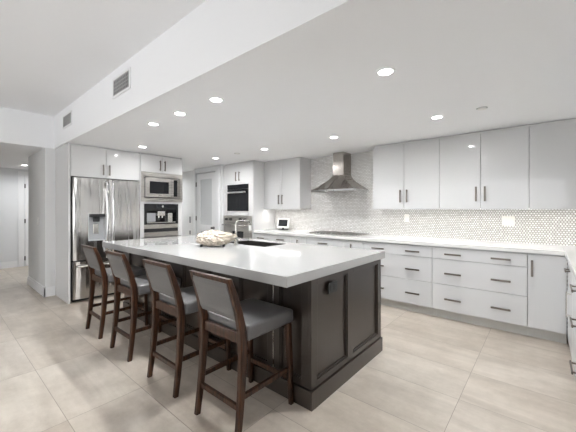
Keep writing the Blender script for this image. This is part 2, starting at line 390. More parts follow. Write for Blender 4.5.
drawer_unit(-1.975, -1.055, (-1.745, -1.285), 'pale grey base cabinet of three wide drawers, partly hidden by the island end')
door_unit(-.137, .164, -.099, 'narrow pale grey base cabinet with one door and a vertical pull by the corner')
door_unit(-2.30, -1.975, -2.155, 'slim pull-out base cabinet just right of the cooktop, upright pull', .62, .83)
drawer_unit(-3.0, -2.30, (-2.65,), 'pale grey base drawers under the cooktop')
door_unit(-3.32, -3.0, -3.156, 'slim pull-out base cabinet just left of the cooktop, upright pull', .62, .83)
drawer_unit(-4.238, -3.32, (-4.03, -3.54), 'pale grey base cabinet under the small tablet, two dark pulls')

# right-hand run (fronts face -X)
def side_unit(y0, y1, label, kind):
    t = thing('base_cabinet', label, 'cabinet', (XR, (y0 + y1) / 2, 0), 'pale grey base cabinets'); x = .165
    box(x + .021, XR - .002, y0 + .0005, y1 - .0005, .125, .8875).build('body', 'base', t)
    box(x + .10, x + .12, y0 + .0005, y1 - .0005, 0, .1255).build('toe_kick', 'toe', t)
    ym = (y0 + y1) / 2
    if kind == 'door':
        dr = box(x, x + .02, y0 + G, y1 - G, .739, .872, bev=.0015).build('drawer', 'base', t); pull_h(x, ym, .80, .07, dr, 'y')
        dr = box(x, x + .02, y0 + G, y1 - G, .125, .735, bev=.0015).build('door', 'base', t); pull_v(x, y0 + .12, .45, .66, dr, (-1, 0), 'satin')
    else:
        for z0, z1, hz in ((.125, .432, .267), (.436, .735, .571), (.739, .872, .801)):
            dr = box(x, x + .02, y0 + G, y1 - G, z0, z1, bev=.0015).build('drawer', 'base', t); pull_h(x, ym, hz, .1, dr, 'y')
    return t
side_unit(3.25, 3.95, 'pale grey corner base cabinet on the right-hand run with upright pull', 'door')
side_unit(2.35, 3.25, 'pale grey drawer cabinet on the right-hand run, second from the corner', 'drawers')
side_unit(1.45, 2.35, 'pale grey drawer cabinet nearest the camera on the right-hand run', 'drawers')
# corner filler + worktop: one continuous L
m = MB(); zc = .93
m.box(-4.238, .147, 3.945, YW - .0005, .8885, zc, .003); m.box(.147, XR - .0005, 1.44, YW - .0005, .8885, zc, .003)
tag(m.build('worktop', 'quartz_lit'), 'white L-shaped quartz worktop running below the mosaic splashback', 'worktop')

# ------------------------------------------------------------------ fridge wall: surround, fridge, oven tower
XF = -5.11
t = thing('fridge_cabinet', 'white gloss surround with two doors above the stainless fridge', 'cabinet', (XL, 1.73, 0))
m = MB(); m.box(XL + .001, XF, 1.235, 1.26, 0, CEIL - .001, .001); m.box(XL + .001, XF - .021, 1.26, 2.223, 1.808, 2.25); m.box(XL + .001, XF - .03, 1.26, 2.223, 2.25, CEIL - .001)
m.build('body', 'gloss_tall', t)
for y0, y1, hy in ((1.262, 1.716, 1.673), (1.716, 2.222, 1.759)):
    dr = box(XF - .02, XF, y0 + G, y1 - G, 1.81, 2.25, bev=.0015).build('door', 'gloss_tall', t); pull_v(XF, hy, 1.85, 2.01, dr, (1, 0))

t = thing('refrigerator', 'stainless french-door refrigerator with water dispenser in a white surround', 'refrigerator', (XL, 1.74, 0))
box(XL + .03, -5.16, 1.275, 2.212, .03, 1.80).build('body', 'blackm', t, label='dark carcass')
def fdoor(y0, y1, z0, z1, name, hole=None):
    """slightly bowed steel front facing +X, built as a loft across Y"""
    m = MB(); n = 12; yc = 1.743; secs = []
    def fx(y): return -5.075 + .018 * (1 - ((y - yc) / .48) ** 2)
    ys = [y0 + (y1 - y0) * i / n for i in range(n + 1)]
    if hole: ys = sorted(set([y for y in ys if not any(abs(y - h_) < .015 for h_ in hole[:2])] + list(hole[:2])))
    for y in ys:
        e_ = .012 if y in (y0, y1) else 0
        secs.append([(-5.158, y, z0), (fx(y) - e_, y, z0), (fx(y) - e_, y, z1), (-5.158, y, z1)])
    if not hole: m.loft(secs)
    else:
        h0, h1, hz0, hz1 = hole
        def seg(a, b_, za, zb):
            s_ = [y for y in ys if a <= y <= b_]
            m.loft([[(-5.158, y, za), (fx(y) - (.012 if y in (y0, y1) else 0), y, za), (fx(y) - (.012 if y in (y0, y1) else 0), y, zb), (-5.158, y, zb)] for y in s_])
        seg(y0, h0, z0, z1); seg(h1, y1, z0, z1); seg(h0, h1, z0, hz0); seg(h0, h1, hz1, z1)
    return m.build(name, 'door_steel', t, smooth=False)
dl = fdoor(1.284, 1.738, .60, 1.79, 'door', (1.465, 1.70, .87, 1.265))
dr = fdoor(1.742, 2.214, .60, 1.79, 'door')
fz = fdoor(1.284, 2.214, .05, .585, 'freezer_drawer')
for par, y, off in ((dl, 1.700, -1), (dr, 1.780, 1)):
    pts = [(-5.058, y, .68), (-5.02, y, .70)] + [(-5.02 + .03 * math.sin(math.pi * i / 12), y, .70 + 1.03 * i / 12) for i in range(1, 12)] + [(-5.02, y, 1.73), (-5.058, y, 1.75)]
    MB().tube(pts, .017, 14).build('handle', 'chrome', par, smooth=True)
pts = [(-5.065, 1.33, .52), (-5.02, 1.35, .52)] + [(-5.02 + .025 * math.sin(math.pi * i / 12), 1.35 + .79 * i / 12, .52) for i in range(1, 12)] + [(-5.02, 2.14, .52), (-5.065, 2.16, .52)]
MB().tube(pts, .0135, 12).build('handle', 'satin', fz, smooth=True)
m = MB(); m.box(-5.155, -5.145, 1.466, 1.699, .871, 1.264)
m.box(-5.145, -5.055, 1.466, 1.476, .871, 1.264); m.box(-5.145, -5.055, 1.689, 1.699, .871, 1.264); m.box(-5.145, -5.055, 1.476, 1.689, .871, .883)
dp = m.build('dispenser', 'lt_pl', dl, label='silver water dispenser recess')
box(-5.145, -5.052, 1.476, 1.689, 1.222, 1.264, bev=.003).build('display', 'blackm', dp)
box(-5.13, -5.075, 1.545, 1.62, 1.15, 1.222, bev=.006).build('nozzle', 'blackm', dp)
box(-5.143, -5.12, 1.545, 1.62, .97, 1.12, bev=.006).build('paddle', 'satin', dp)
box(XL + .03, -5.17, 1.30, 2.19, 0, .05).build('base_grille', 'blackm', t)

# oven tower
t = thing('appliance_cabinet', 'white tall cabinet right of the fridge holding microwave and coffee machine', 'cabinet', (XL, 2.6, 0))
m = MB(); m.box(XL + .001, XF, 2.225, 2.245, 0, CEIL - .001, .001); m.box(XL + .001, XF, 2.965, 2.985, 0, CEIL - .001, .001)
m.box(XL + .001, XF - .021, 2.245, 2.965, 1.965, 2.25); m.box(XL + .001, XF - .03, 2.245, 2.965, 2.25, CEIL - .001)
m.box(XL + .001, XF - .002, 2.245, 2.965, 1.43, 1.462); m.box(XL + .001, XF - .002, 2.245, 2.29, .86, 1.43); m.box(XL + .001, XF - .002, 2.90, 2.965, .86, 1.43)
m.box(XL + .001, XF - .021, 2.245, 2.965, .10, .845); m.box(XL + .001, XF - .08, 2.245, 2.965, 0, .10); m.box(XL + .001, XL + .02, 2.245, 2.965, .845, 1.965)
m.build('body', 'gloss_tall', t)
for y0, y1, hy in ((2.227, 2.592, 2.55), (2.592, 2.983, 2.635)):
    dr = box(XF + .001, XF + .02, y0 + G, y1 - G, 1.965, 2.25, bev=.0015).build('door', 'gloss_tall', t); pull_v(XF + .02, hy, 2.0, 2.175, dr, (1, 0))
for z0, z1 in ((.10, .47), (.475, .845)):
    dr = box(XF + .001, XF + .02, 2.227 + G, 2.983 - G, z0, z1, bev=.0015).build('drawer', 'gloss_tall', t)
    k = MB(); k.box(XF + .044, XF + .054, 2.50, 2.70, z1 - .08, z1 - .066, .002); k.box(XF + .02, XF + .046, 2.52, 2.53, z1 - .077, z1 - .069); k.box(XF + .02, XF + .046, 2.67, 2.68, z1 - .077, z1 - .069); k.build('handle', 'pull', dr)

def frame_yz(m, x0, x1, y0, y1, z0, z1, iy0, iy1, iz0, iz1, bev=.002):
    m.box(x0, x1, y0, iy0, z0, z1, bev); m.box(x0, x1, iy1, y1, z0, z1, bev)
    m.box(x0, x1, iy0, iy1, z0, iz0); m.box(x0, x1, iy0, iy1, iz1, z1)
t = thing('microwave', 'stainless built-in microwave above the coffee machine', 'microwave', (XF, 2.6, 1.463), 'built-in kitchen appliances')
m = MB(); frame_yz(m, XF + .001, XF + .028, 2.236, 2.978, 1.463, 1.962, 2.285, 2.915, 1.528, 1.89); m.build('trim_kit', 'steel_h', t)
box(XF - .42, XF + .016, 2.297, 2.903, 1.538, 1.880, bev=.003).build('body', 'blackm', t)
m = MB(); frame_yz(m, XF + .0165, XF + .034, 2.300, 2.762, 1.541, 1.877, 2.372, 2.712, 1.606, 1.812, .004); dr = m.build('door', 'steel_h', t)
box(XF + .0165, XF + .027, 2.37, 2.714, 1.604, 1.814).build('window', 'black', dr)
pl = MB(); frame_yz(pl, XF + .0165, XF + .034, 2.768, 2.900, 1.541, 1.877, 2.802, 2.874, 1.562, 1.858, .002); pl = pl.build('control_panel', 'steel_h', t)
box(XF + .0165, XF + .032, 2.804, 2.872, 1.564, 1.856, bev=.001).build('keypad', 'black', pl)
box(XF + .034, XF + .037, 2.52, 2.575, 1.566, 1.578).build('badge', 'dark_steel', dr)

t = thing('coffee_machine', 'black and stainless built-in coffee machine below the microwave', 'coffee machine', (XF, 2.6, .86), 'built-in kitchen appliances')
m = MB(); x0 = XF - .001
m.box(x0 - .30, x0 + .018, 2.292, 2.33, 1.075, 1.427); m.box(x0 - .30, x0 + .018, 2.86, 2.898, 1.075, 1.427); m.box(x0 - .30, x0 + .018, 2.33, 2.86, 1.33, 1.427)
m.box(x0 - .30, x0 + .018, 2.33, 2.86, 1.075, 1.10); m.box(x0 - .30, x0 - .20, 2.33, 2.86, 1.10, 1.33)
m.build('body', 'black', t)
box(x0 + .018, x0 + .022, 2.50, 2.70, 1.365, 1.415, bev=.001).build('display', 'screen', t)
m = MB(); m.cyl((x0 + .018, 2.6, 1.385), (x0 + .034, 2.6, 1.385), .018); m.build('dial', 'satin', t)
m = MB(); m.box(x0 - .12, x0 + .008, 2.52, 2.66, 1.22, 1.30, .01); m.cyl((x0 - .03, 2.56, 1.22), (x0 - .03, 2.56, 1.185), .01); m.cyl((x0 - .03, 2.62, 1.22), (x0 - .03, 2.62, 1.185), .01); m.build('spout', 'satin', t)
m = MB(); m.box(x0 - .15, x0 + .005, 2.335, 2.49, 1.12, 1.27, .012); m.build('milk_jug', 'grey_pl', t)
m = MB(); m.box(x0 - .12, x0 + .004, 2.71, 2.80, 1.105, 1.27, .012); m.build('frother', 'satin', t)
box(x0 - .18, x0 + .012, 2.34, 2.85, 1.1, 1.112).build('drip_tray', 'satin', t)
box(x0 - .30, x0 + .022, 2.292, 2.898, 1.005, 1.073, bev=.002).build('lower_panel', 'steel_h', t)
box(x0 - .30, x0 + .010, 2.292, 2.898, .945, 1.004).build('vent_slot', 'blackm', t)
box(x0 - .30, x0 + .022, 2.292, 2.898, .862, .944, bev=.002).build('drawer', 'steel_h', t)

# second tower by the pantry door (front faces -Y)
YT = 3.965; TX0, TX1 = -5.148, -4.2395
t = thing('oven_cabinet', 'white tall cabinet between pantry door and worktop holding two ovens', 'cabinet', (-4.69, YW, 0))
m = MB(); m.box(TX0 + .001, TX1, YT + .021, 4.568, 0, 2.25); m.box(TX0 + .001, TX1, YT + .03, 4.568, 2.25, CEIL - .001); m.box(TX1 - .02, TX1, YT, YT + .021, 0, 2.25)
m.box(TX0 + .001, TX0 + .05, YT, YT + .021, 0, 2.25); m.box(TX0 + .05, TX1 - .02, YT + .001, YT + .021, 1.835, 1.86)
m.box(TX0 + .05, -5.035, YT + .001, YT + .021, 1.21, 1.835); m.box(-4.375, TX1 - .02, YT + .001, YT + .021, 1.21, 1.835)
m.build('body', 'gloss_tall', t)
xm = -4.68
for a, bb, hx in ((TX0 + .052, xm, xm - .05), (xm, TX1 - .022, xm + .05)):
    dr = box(a + G, bb - G, YT, YT + .02, 1.862, 2.25, bev=.0015).build('door', 'gloss_tall', t); pull_v(hx, YT, 1.90, 2.085, dr)
dr = box(TX0 + .052, TX1 - .022, YT, YT + .02, .10, .60, bev=.0015).build('drawer', 'gloss_tall', t); pull_h(-4.69, YT, .52, .1, dr)
t = thing('wall_oven', 'black glass wall oven with bright bar handle beside the pantry door', 'oven', (-4.7, YT, 1.215), 'built-in kitchen appliances')
box(-5.01, -4.38, YT - .004, YT + .02, 1.215, 1.30, bev=.002).build('lower_trim', 'gloss_tall', t)
box(-5.01, -4.38, YT - .016, YT + .02, 1.302, 1.735, bev=.003).build('door', 'black', t)
cp = box(-5.01, -4.38, YT - .016, YT + .02, 1.738, 1.832, bev=.003).build('control_panel', 'black', t)
box(-4.80, -4.64, YT - .019, YT - .0155, 1.765, 1.81).build('display', 'screen', cp)
m = MB(); m.box(-4.995, -4.40, YT - .072, YT - .052, 1.655, 1.689, .006); m.cyl((-4.97, YT - .062, 1.672), (-4.97, YT - .015, 1.672), .008); m.cyl((-4.44, YT - .062, 1.672), (-4.44, YT - .015, 1.672), .008); m.build('handle', 'chrome', t, smooth=True)
box(-4.95, -4.46, YT - .0175, YT - .0155, 1.38, 1.62).build('window', 'black', t)
t = thing('lower_oven', 'stainless oven with knobs and dark window below the black wall oven', 'oven', (-4.7, YT, .61), 'built-in kitchen appliances')
box(-5.09, -4.30, YT - .05, YT + .02, .612, 1.06, bev=.004).build('door', 'steel_h', t)
box(-5.09, -4.30, YT - .05, YT + .02, 1.065, 1.205, bev=.006).build('control_panel', 'steel_h', t)
box(-4.80, -4.47, YT - .053, YT - .049, .70, .90, bev=.001).build('window', 'black', t)
m = MB(); m.cyl((-5.07, YT - .10, 1.02), (-4.32, YT - .10, 1.02), .013); m.cyl((-5.02, YT - .10, 1.02), (-5.02, YT - .05, 1.02), .009); m.cyl((-4.37, YT - .10, 1.02), (-4.37, YT - .05, 1.02), .009); m.build('handle', 'steel', t, smooth=True)
for x in (-4.98, -4.84, -4.55, -4.41): MB().cyl((x, YT - .049, 1.135), (x, YT - .085, 1.135), .028, .024).build('knob', 'dark_steel', t, smooth=False)

# ------------------------------------------------------------------ range hood + cooktop
HX0, HX1, HY0 = -2.967, -2.18, 4.08
t = thing('range_hood', 'stainless pyramid range hood with square chimney on the mosaic wall', 'range hood', (-2.57, YW, 1.62))
m = MB(); secs = []; cx = (HX0 + HX1) / 2 - .022; cw = .102; cy0 = 4.325
for i in range(11):
    f = i / 10; g = f ** .62 if f > 0 else 0                       # flares outwards towards the rim
    zz = 1.652 + f * .245
    g = 1 - (1 - f) ** 1.35
    x0_ = HX0 + (cx - cw - HX0) * g; x1_ = HX1 + (cx + cw - HX1) * g; y0_ = HY0 + (cy0 - HY0) * g
    secs.append([(x0_, y0_, zz), (x1_, y0_, zz), (x1_, YW - .001, zz), (x0_, YW - .001, zz)])
m.loft(secs); m.build('canopy', 'hood', t)
m = MB(); m.box(HX0, HX1, HY0, HY0 + .012, 1.62, 1.652, .002); m.box(HX0, HX0 + .012, HY0 + .012, YW - .001, 1.62, 1.652); m.box(HX1 - .012, HX1, HY0 + .012, YW - .001, 1.62, 1.652); m.box(HX0 + .012, HX1 - .012, HY0 + .012, YW - .001, 1.646, 1.652)
m.build('rim', 'chrome', t)
ch = box(cx - cw, cx + cw, cy0, YW - .001, 1.88, 2.10, bev=.002).build('chimney', 'chim', t)
box(cx - cw + .004, cx + cw - .004, cy0 + .004, YW - .001, 2.10, CEIL - .001).build('upper_chimney', 'chim', t)
for i in range(3): 
    x = HX0 + .03 + i * .245
    m = MB(); m.box(x, x + .235, HY0 + .03, YW - .04, 1.634, 1.646)
    m.build('grease_filter', 'steel_h', t)
for x in (HX0 + .2, HX1 - .2):
    lp = MB().cyl((x, HY0 + .06, 1.634), (x, HY0 + .06, 1.630), .028).build('lamp', 'lens', t)
for i in range(4): MB().cyl((cx - .06 + i * .04, HY0 + .001, 1.636), (cx - .06 + i * .04, HY0 - .003, 1.636), .007).build('button', 'dark_steel', t)

t = thing('cooktop', 'stainless gas cooktop with low grates set in worktop under the hood', 'cooktop', (-2.57, 4.3, .93))
m = MB(); m.box(-3.03, -2.11, 4.06, 4.52, .9305, .940, .003); m.build('body', 'steel', t)
for gx in (-2.87, -2.57, -2.27):
    m = MB()
    for s in (-1, 1): m.box(gx + s * .135 - .006, gx + s * .135 + .006, 4.10, 4.49, .950, .957, .002)
    for yy in (4.106, 4.20, 4.295, 4.39, 4.484): m.box(gx - .135, gx + .135, yy - .005, yy + .005, .950, .957, .002)
    for sx in (-1, 1):
        for yy in (4.106, 4.484): m.box(gx + sx * .135 - .006, gx + sx * .135 + .006, yy - .006, yy + .006, .940, .950)
    m.build('grate', 'grate', t)
for gx, gy in ((-2.87, 4.2), (-2.87, 4.39), (-2.57, 4.3), (-2.27, 4.2), (-2.27, 4.39)): 
    m = MB(); m.cyl((gx, gy, .940), (gx, gy, .946), .045); m.cyl((gx, gy, .946), (gx, gy, .950), .032); m.build('burner', 'dark_steel', t)
for i in range(5): MB().cyl((-2.79 + i * .11, 4.082, .940), (-2.79 + i * .11, 4.082, .958), .015).build('knob', 'satin', t)

# ------------------------------------------------------------------ things on / at the worktop
def outlet(x, z, wd, hg, label, gang):
    t = thing('wall_outlet', label, 'outlet', (x, YW, z), 'outlets on the mosaic')
    box(x - wd / 2, x + wd / 2, YW - .008, YW - .0005, z - hg / 2, z + hg / 2, bev=.003).build('cover_plate', 'warm_pl', t)
    for g in range(gang):
        gx = x + (g - (gang - 1) / 2) * .046
        box(gx - .016, gx + .016, YW - .011, YW - .008, z - .033, z + .033, bev=.001).build('rocker', 'white_pl', t)
outlet(-.342, 1.192, .128, .12, 'wide white double outlet plate on the mosaic below the right wall cabinets', 2)
outlet(-1.57, 1.20, .07, .115, 'narrow single white outlet plate on the mosaic right of the hood', 1)

t = thing('tablet', 'small white-framed tablet on a stand on the worktop below left wall cabinet', 'tablet', (-3.91, 4.45, .93))
m = MB(); a = R(14)
def tilt(o_, ang, piv):
    for v in o_.bm.verts:
        r_ = Matrix.Rotation(ang, 3, 'X') @ (v.co - Vector(piv)); v.co = r_ + Vector(piv)
m.box(-4.06, -3.76, 4.43, 4.442, .975, 1.16, .004); tilt(m, -R(10), (0, 4.436, .975)); fr_ = m.build('frame', 'white_pl', t)
m = MB(); m.box(-4.025, -3.795, 4.4275, 4.431, 1.005, 1.132, .001); tilt(m, -R(10), (0, 4.436, .975)); m.build('screen', 'screen', fr_)
m = MB(); m.box(-4.0, -3.82, 4.40, 4.50, .9305, .945, .004); m.box(-3.93, -3.89, 4.435, 4.46, .944, 1.0, .003); m.build('stand', 'blackm', t)

# ------------------------------------------------------------------ island
IX0, IX1, IY0, IY1 = -4.21, -1.182, 1.629, 2.745
t = thing('kitchen_island', 'espresso panelled kitchen island under a thick white quartz slab', 'island', (-2.7, 2.19, 0))
body = MB(); body.box(IX0 + .02, IX1 - .02, IY0 + .02, IY1 - .02, 0, .65); body.box(IX0 + .02, -3.02, IY0 + .02, IY1 - .02, .65, .8605); body.box(-2.28, IX1 - .02, IY0 + .02, IY1 - .02, .65, .8605)
body.box(-3.02, -2.28, IY0 + .02, 2.29, .65, .8605); body.box(-3.02, -2.28, 2.715, IY1 - .02, .65, .8605); body.build('body', 'espresso', t)
def panelled(face, a0, a1, splits, z0=.13, z1=.8605):
    """frame-and-panel side: splits are (start, end) of recesses"""
    m = MB(); th = .02
    def put(u0, u1, za, zb, d0, d1, bev=0.):
        if face == 'E': m.box(IX1 - d1, IX1 - d0, u0, u1, za, zb, bev)
        if face == 'W': m.box(IX0 + d0, IX0 + d1, u0, u1, za, zb, bev)
        if face == 'S': m.box(u0, u1, IY0 + d0, IY0 + d1, za, zb, bev)
        if face == 'N': m.box(u0, u1, IY1 - d1, IY1 - d0, za, zb, bev)
    rb, rt = z0 + .045, z1 - .03
    prev = a0
    for s0, s1 in splits:
        put(prev, s0, z0, z1, 0, th, .0015); prev = s1
        put(s0, s1, z0, rb, 0, th, .0015); put(s0, s1, rt, z1, 0, th, .0015)
        for k_, (u0, u1, za, zb) in enumerate(((s0, s0 + .012, rb, rt), (s1 - .012, s1, rb, rt), (s0 + .012, s1 - .012, rb, rb + .012), (s0 + .012, s1 - .012, rt - .012, rt))):
            put(u0, u1, za, zb, .008, th, .002)
    put(prev, a1, z0, z1, 0, th, .0015)
    return m.build('side_panel', 'espresso', t)
panelled('E', IY0, IY1, ((1.70, 2.115), (2.205, 2.68)))
panelled('W', IY0, IY1, ((1.70, 2.115), (2.205, 2.68)))
sp_ = [(-1.465, -1.265)]; x = -1.53
while x - .43 > IX0 + .05: sp_.insert(0, (x - .375, x - .055)); x -= .43
panelled('S', IX0 + .02, IX1 - .02, sp_); panelled('N', IX0 + .02, IX1 - .02, sp_)
MB().box(-1.529, -1.522, IY0 - .004, IY0 + .002, .16, .855).build('edge_glint', 'satin', t, label='thin added strip imitating a glint along the panel edge')  # bright bar stands in for light caught on the panel bevel
m = MB(); e_ = .012
m.box(IX0 - e_, IX1 + e_, IY0 - e_, IY0 + .02, 0, .125, .002); m.box(IX0 - e_, IX1 + e_, IY1 - .02, IY1 + e_, 0, .125, .002)
m.box(IX0 - e_, IX0 + .02, IY0 + .02, IY1 - .02, 0, .125); m.box(IX1 - .02, IX1 + e_, IY0 + .02, IY1 - .02, 0, .125)
m.build('plinth', 'espresso', t)
# slab with sink cut-out
SX0, SX1, SY0, SY1 = -3.0, -2.30, 2.31, 2.70
TX0, TX1, TY0, TY1 = -4.224, -1.196 + .015, 1.376, 2.84
m = MB()
bm = m.bm
def ring(z, x0, x1, y0, y1): return [bm.verts.new(p_) for p_ in ((x0, y0, z), (x1, y0, z), (x1, y1, z), (x0, y1, z))]
k_ = .003
o1 = ring(.930, TX0 + k_, TX1 - k_, TY0 + k_, TY1 - k_); o2 = ring(.930 - k_, TX0, TX1, TY0, TY1); o3 = ring(.862 + k_, TX0, TX1, TY0, TY1); o4 = ring(.862, TX0 + k_, TX1 - k_, TY0 + k_, TY1 - k_)
i1 = ring(.930, SX0, SX1, SY0, SY1); i4 = ring(.862, SX0, SX1, SY0, SY1)
for ra, rb_ in ((o1, o2), (o2, o3), (o3, o4), (o4, i4), (i4, i1), (i1, o1)):
    for j in range(4): bm.faces.new((ra[j], ra[(j + 1) % 4], rb_[(j + 1) % 4], rb_[j]))
m.build('countertop', 'quartz', t, label='thick white quartz slab top')
m = MB(); m.box(-1.184, -1.179, 1.838, 1.956, .728, .804, .001)
ot = m.build('outlet', 'blackm', t, label='dark power outlet on the island end')
for yy in (1.872, 1.922): box(-1.180, -1.1765, yy - .017, yy + .017, .745, .787, bev=.001).build('socket', 'blackm', ot)
# sink + faucet
m = MB(); zt_ = .9245
m.box(SX0 + .0005, SX1 - .0005, SY0 + .0005, SY1 - .0005, .66, .672)
m.box(SX0 + .0005, SX0 + .008, SY0 + .0005, SY1 - .0005, .672, zt_); m.box(SX1 - .008, SX1 - .0005, SY0 + .0005, SY1 - .0005, .672, zt_)
m.box(SX0 + .008, SX1 - .008, SY0 + .0005, SY0 + .008, .672, zt_); m.box(SX0 + .008, SX1 - .008, SY1 - .008, SY1 - .0005, .672, zt_)
SK = mat('dark_sink_composite', (.022, .02, .018, 1), .4, 0, var=.08, scale=20)
t2 = m.build('sink', SK, t, label='dark undermount sink')
MB().cyl((-2.65, 2.5, .672), (-2.65, 2.5, .676), .045).build('drain', 'chrome', t2)
t3 = thing('faucet', 'squared chrome faucet standing between shell bowl and sink', 'faucet', (-2.66, 2.22, .93))
m = MB(); m.cyl((-2.66, 2.22, .9302), (-2.66, 2.22, .955), .027); m.cyl((-2.66, 2.22, .955), (-2.66, 2.22, .985), .019); m.build('base', 'satin', t3, smooth=False)
pts = [(-2.66, 2.22, .94), (-2.66, 2.22, 1.05), (-2.66, 2.22, 1.165)] + [(-2.66, 2.22 + .035 * (1 - math.cos(a_)), 1.165 + .035 * math.sin(a_)) for a_ in (R(22), R(45), R(67), R(90))] + [(-2.66, 2.40, 1.20)] + [(-2.66, 2.40 + .035 * math.sin(a_), 1.165 + .035 * math.cos(a_)) for a_ in (R(22), R(45), R(67), R(90))] + [(-2.66, 2.435, 1.13)]
MB().tube(pts, .0125, 14).build('spout', 'satin', t3, smooth=True)
MB().cyl((-2.66, 2.435, 1.145), (-2.66, 2.435, 1.085), .017, .020).build('spray_head', 'white_pl', t3, smooth=False)
MB().tube([(-2.645, 2.22, .985), (-2.61, 2.22, .99), (-2.57, 2.22, 1.01)], .006).build('lever', 'satin', t3, smooth=True)

# ruffled shell bowl
cxs = Vector((-2.775, 2.0, .915))
m = MB(); bm = m.bm; bmesh.ops.create_icosphere(bm, subdivisions=6, radius=1)
ud = Vector((math.cos(R(40.38)), math.sin(R(40.38)), 0)); vd = Vector((-ud.y, ud.x, 0))
for v_ in bm.verts:
    p_ = v_.co.copy(); an = math.atan2(p_.y, p_.x)
    ruf = 1 + .055 * math.sin(11 * an + 5 * p_.z + 2.2 * noise.noise(p_ * 2.0)) + .14 * (noise.noise(p_ * 4.2 + Vector((3, 1, 7)))) + .06 * noise.noise(p_ * 10)
    ridge = abs(noise.noise(p_ * 3.1 + Vector((9, 2, 2)))); ruf += .10 * (1 - min(1, ridge * 4))
    L = .170 * p_.x * ruf; W = .13 * p_.y * ruf; Hh = .084 * (p_.z * ruf)
    if p_.x > .6 and p_.z > -.3: L += .07 * (p_.x - .6) / .4; Hh += .02 * ((p_.x - .6) / .4)
    zz = max(Hh + .098, .028 + .02 * noise.noise(p_ * 5)) 
    v_.co = cxs + ud * L + vd * W + Vector((0, 0, zz))
t4 = thing('shell_bowl', 'cream ruffled shell-like decorative bowl on the island left of the faucet', 'decoration', tuple(cxs))
m.build('shell', 'shell', t4, smooth=True)
m = MB()
for s1, s2 in ((-.12, -.05), (.0, .06), (.12, -.04)):
    q_ = cxs + ud * s1 + vd * s2; m.cyl((q_.x, q_.y, .9302), (q_.x, q_.y, .955), .014)
m.build('foot', 'blackm', t4)

# ------------------------------------------------------------------ stools
def make_stool(x, label):
    Yc = 1.36
    t = thing('counter_stool', label, 'stool', (x, Yc, 0), 'walnut and grey leather counter stools')
    prof = [(-.238, 0), (-.219, .15), (-.204, .30), (-.194, .45), (-.192, .56), (-.198, .64), (-.220, .74), (-.253, .85), (-.290, .945)]
    wy = [.034, .038, .043, .048, .052, .052, .046, .038, .030]
    def yb(z):
        for (a, za), (b_, zb) in zip(prof, prof[1:]):
            if za <= z <= zb: return Yc + a + (b_ - a) * (z - za) / (zb - za)
        return Yc + prof[-1][0]
    for s in (-1, 1):
        MB().bar([(x + s * (.184 + .016 * (1 - z / .95)), Yc + y, z) for y, z in prof], [.034, .036, .038, .040, .040, .040, .037, .034, .031], wy).build('leg', 'walnut', t)
        MB().bar([(x + s * .202, Yc + .236, 0), (x + s * .197, Yc + .226, .28), (x + s * .190, Yc + .216, .5595)], [.028, .038, .042], [.032, .038, .042]).build('leg', 'walnut', t)
    # stretchers
    for s in (-1, 1):
        m = MB(); z = .245; m.box(x + s * .195 - .011, x + s * .195 + .011, yb(z) + .018, Yc + .206, z - .015, z + .015, .002); m.build('stretcher', 'walnut', t)
    m = MB(); z = .185; m.box(x - .178, x + .178, yb(z) - .009, yb(z) + .011, z - .016, z + .016, .002); m.build('stretcher', 'walnut', t)
    m = MB(); z = .185; m.box(x - .178, x + .178, Yc + .212, Yc + .230, z - .016, z + .016, .002); m.build('stretcher', 'walnut', t)
    # seat frame
    box(x - .170, x + .170, Yc - .205, Yc - .182, .545, .608, bev=.003).build('seat_rail', 'walnut', t)
    box(x - .172, x + .172, Yc + .192, Yc + .212, .525, .5595, bev=.002).build('seat_rail', 'walnut', t)
    # cushion
    m = MB(); m.box(x - .212, x + .216, Yc - .166, Yc + .252, .560, .650, .018, 4)
    for v_ in m.bm.verts:
        if v_.co.z > .62:
            u_ = (v_.co.x - x) / .208; w_ = (v_.co.y - Yc - .05) / .18; v_.co.z += .010 * max(0, 1 - u_ * u_) * max(0, 1 - w_ * w_)
    m.build('seat_cushion', 'leather', t, smooth=True)
    m = MB(); m.box(x - .162, x + .162, Yc - .180, Yc - .155, .612, .66, .006, 2); m.build('rear_roll', 'leather', t)
    # backrest: wooden frame + upholstered pads front and rear
    def lean(mm):
        for v_ in mm.bm.verts: v_.co.y += yb(v_.co.z)
        return mm
    def slab(x0, x1, z0, z1, y0, y1, bev):
        mm = MB(); n = 8
        for i in range(n): pass
        secs = []
        for i in range(n + 1):
            z = z0 + (z1 - z0) * i / n; y = yb(z); k = bev if i in (0, n) else 0
            secs.append([(x0 + k, y + y0 + k, z), (x1 - k, y + y0 + k, z), (x1, y + y0 + 2 * k, z), (x1, y + y1 - 2 * k, z), (x1 - k, y + y1 - k, z), (x0 + k, y + y1 - k, z), (x0, y + y1 - 2 * k, z), (x0, y + y0 + 2 * k, z)])
        mm.loft(secs); return mm
    m = slab(x - .171, x + .171, .917, .945, -.015, .015, .001)
    m.build('top_rail', 'walnut', t)
    slab(x - .1695, x + .1695, .690, .9165, -.0215, .024, .006).build('backrest', 'leather', t)
    return t
s0 = make_stool(-1.532, 'nearest of the four grey leather counter stools, at the near island corner')
s0g = s0['group']
dup(s0, (-2.205, 1.36, 0), 'second stool from the near island corner, grey leather and dark walnut')
dup(s0, (-2.985, 1.36, 0), 'third stool from the near island corner, grey leather and dark walnut')
dup(s0, (-3.70, 1.36, 0), 'farthest grey leather counter stool, beside the fridge end of the island')

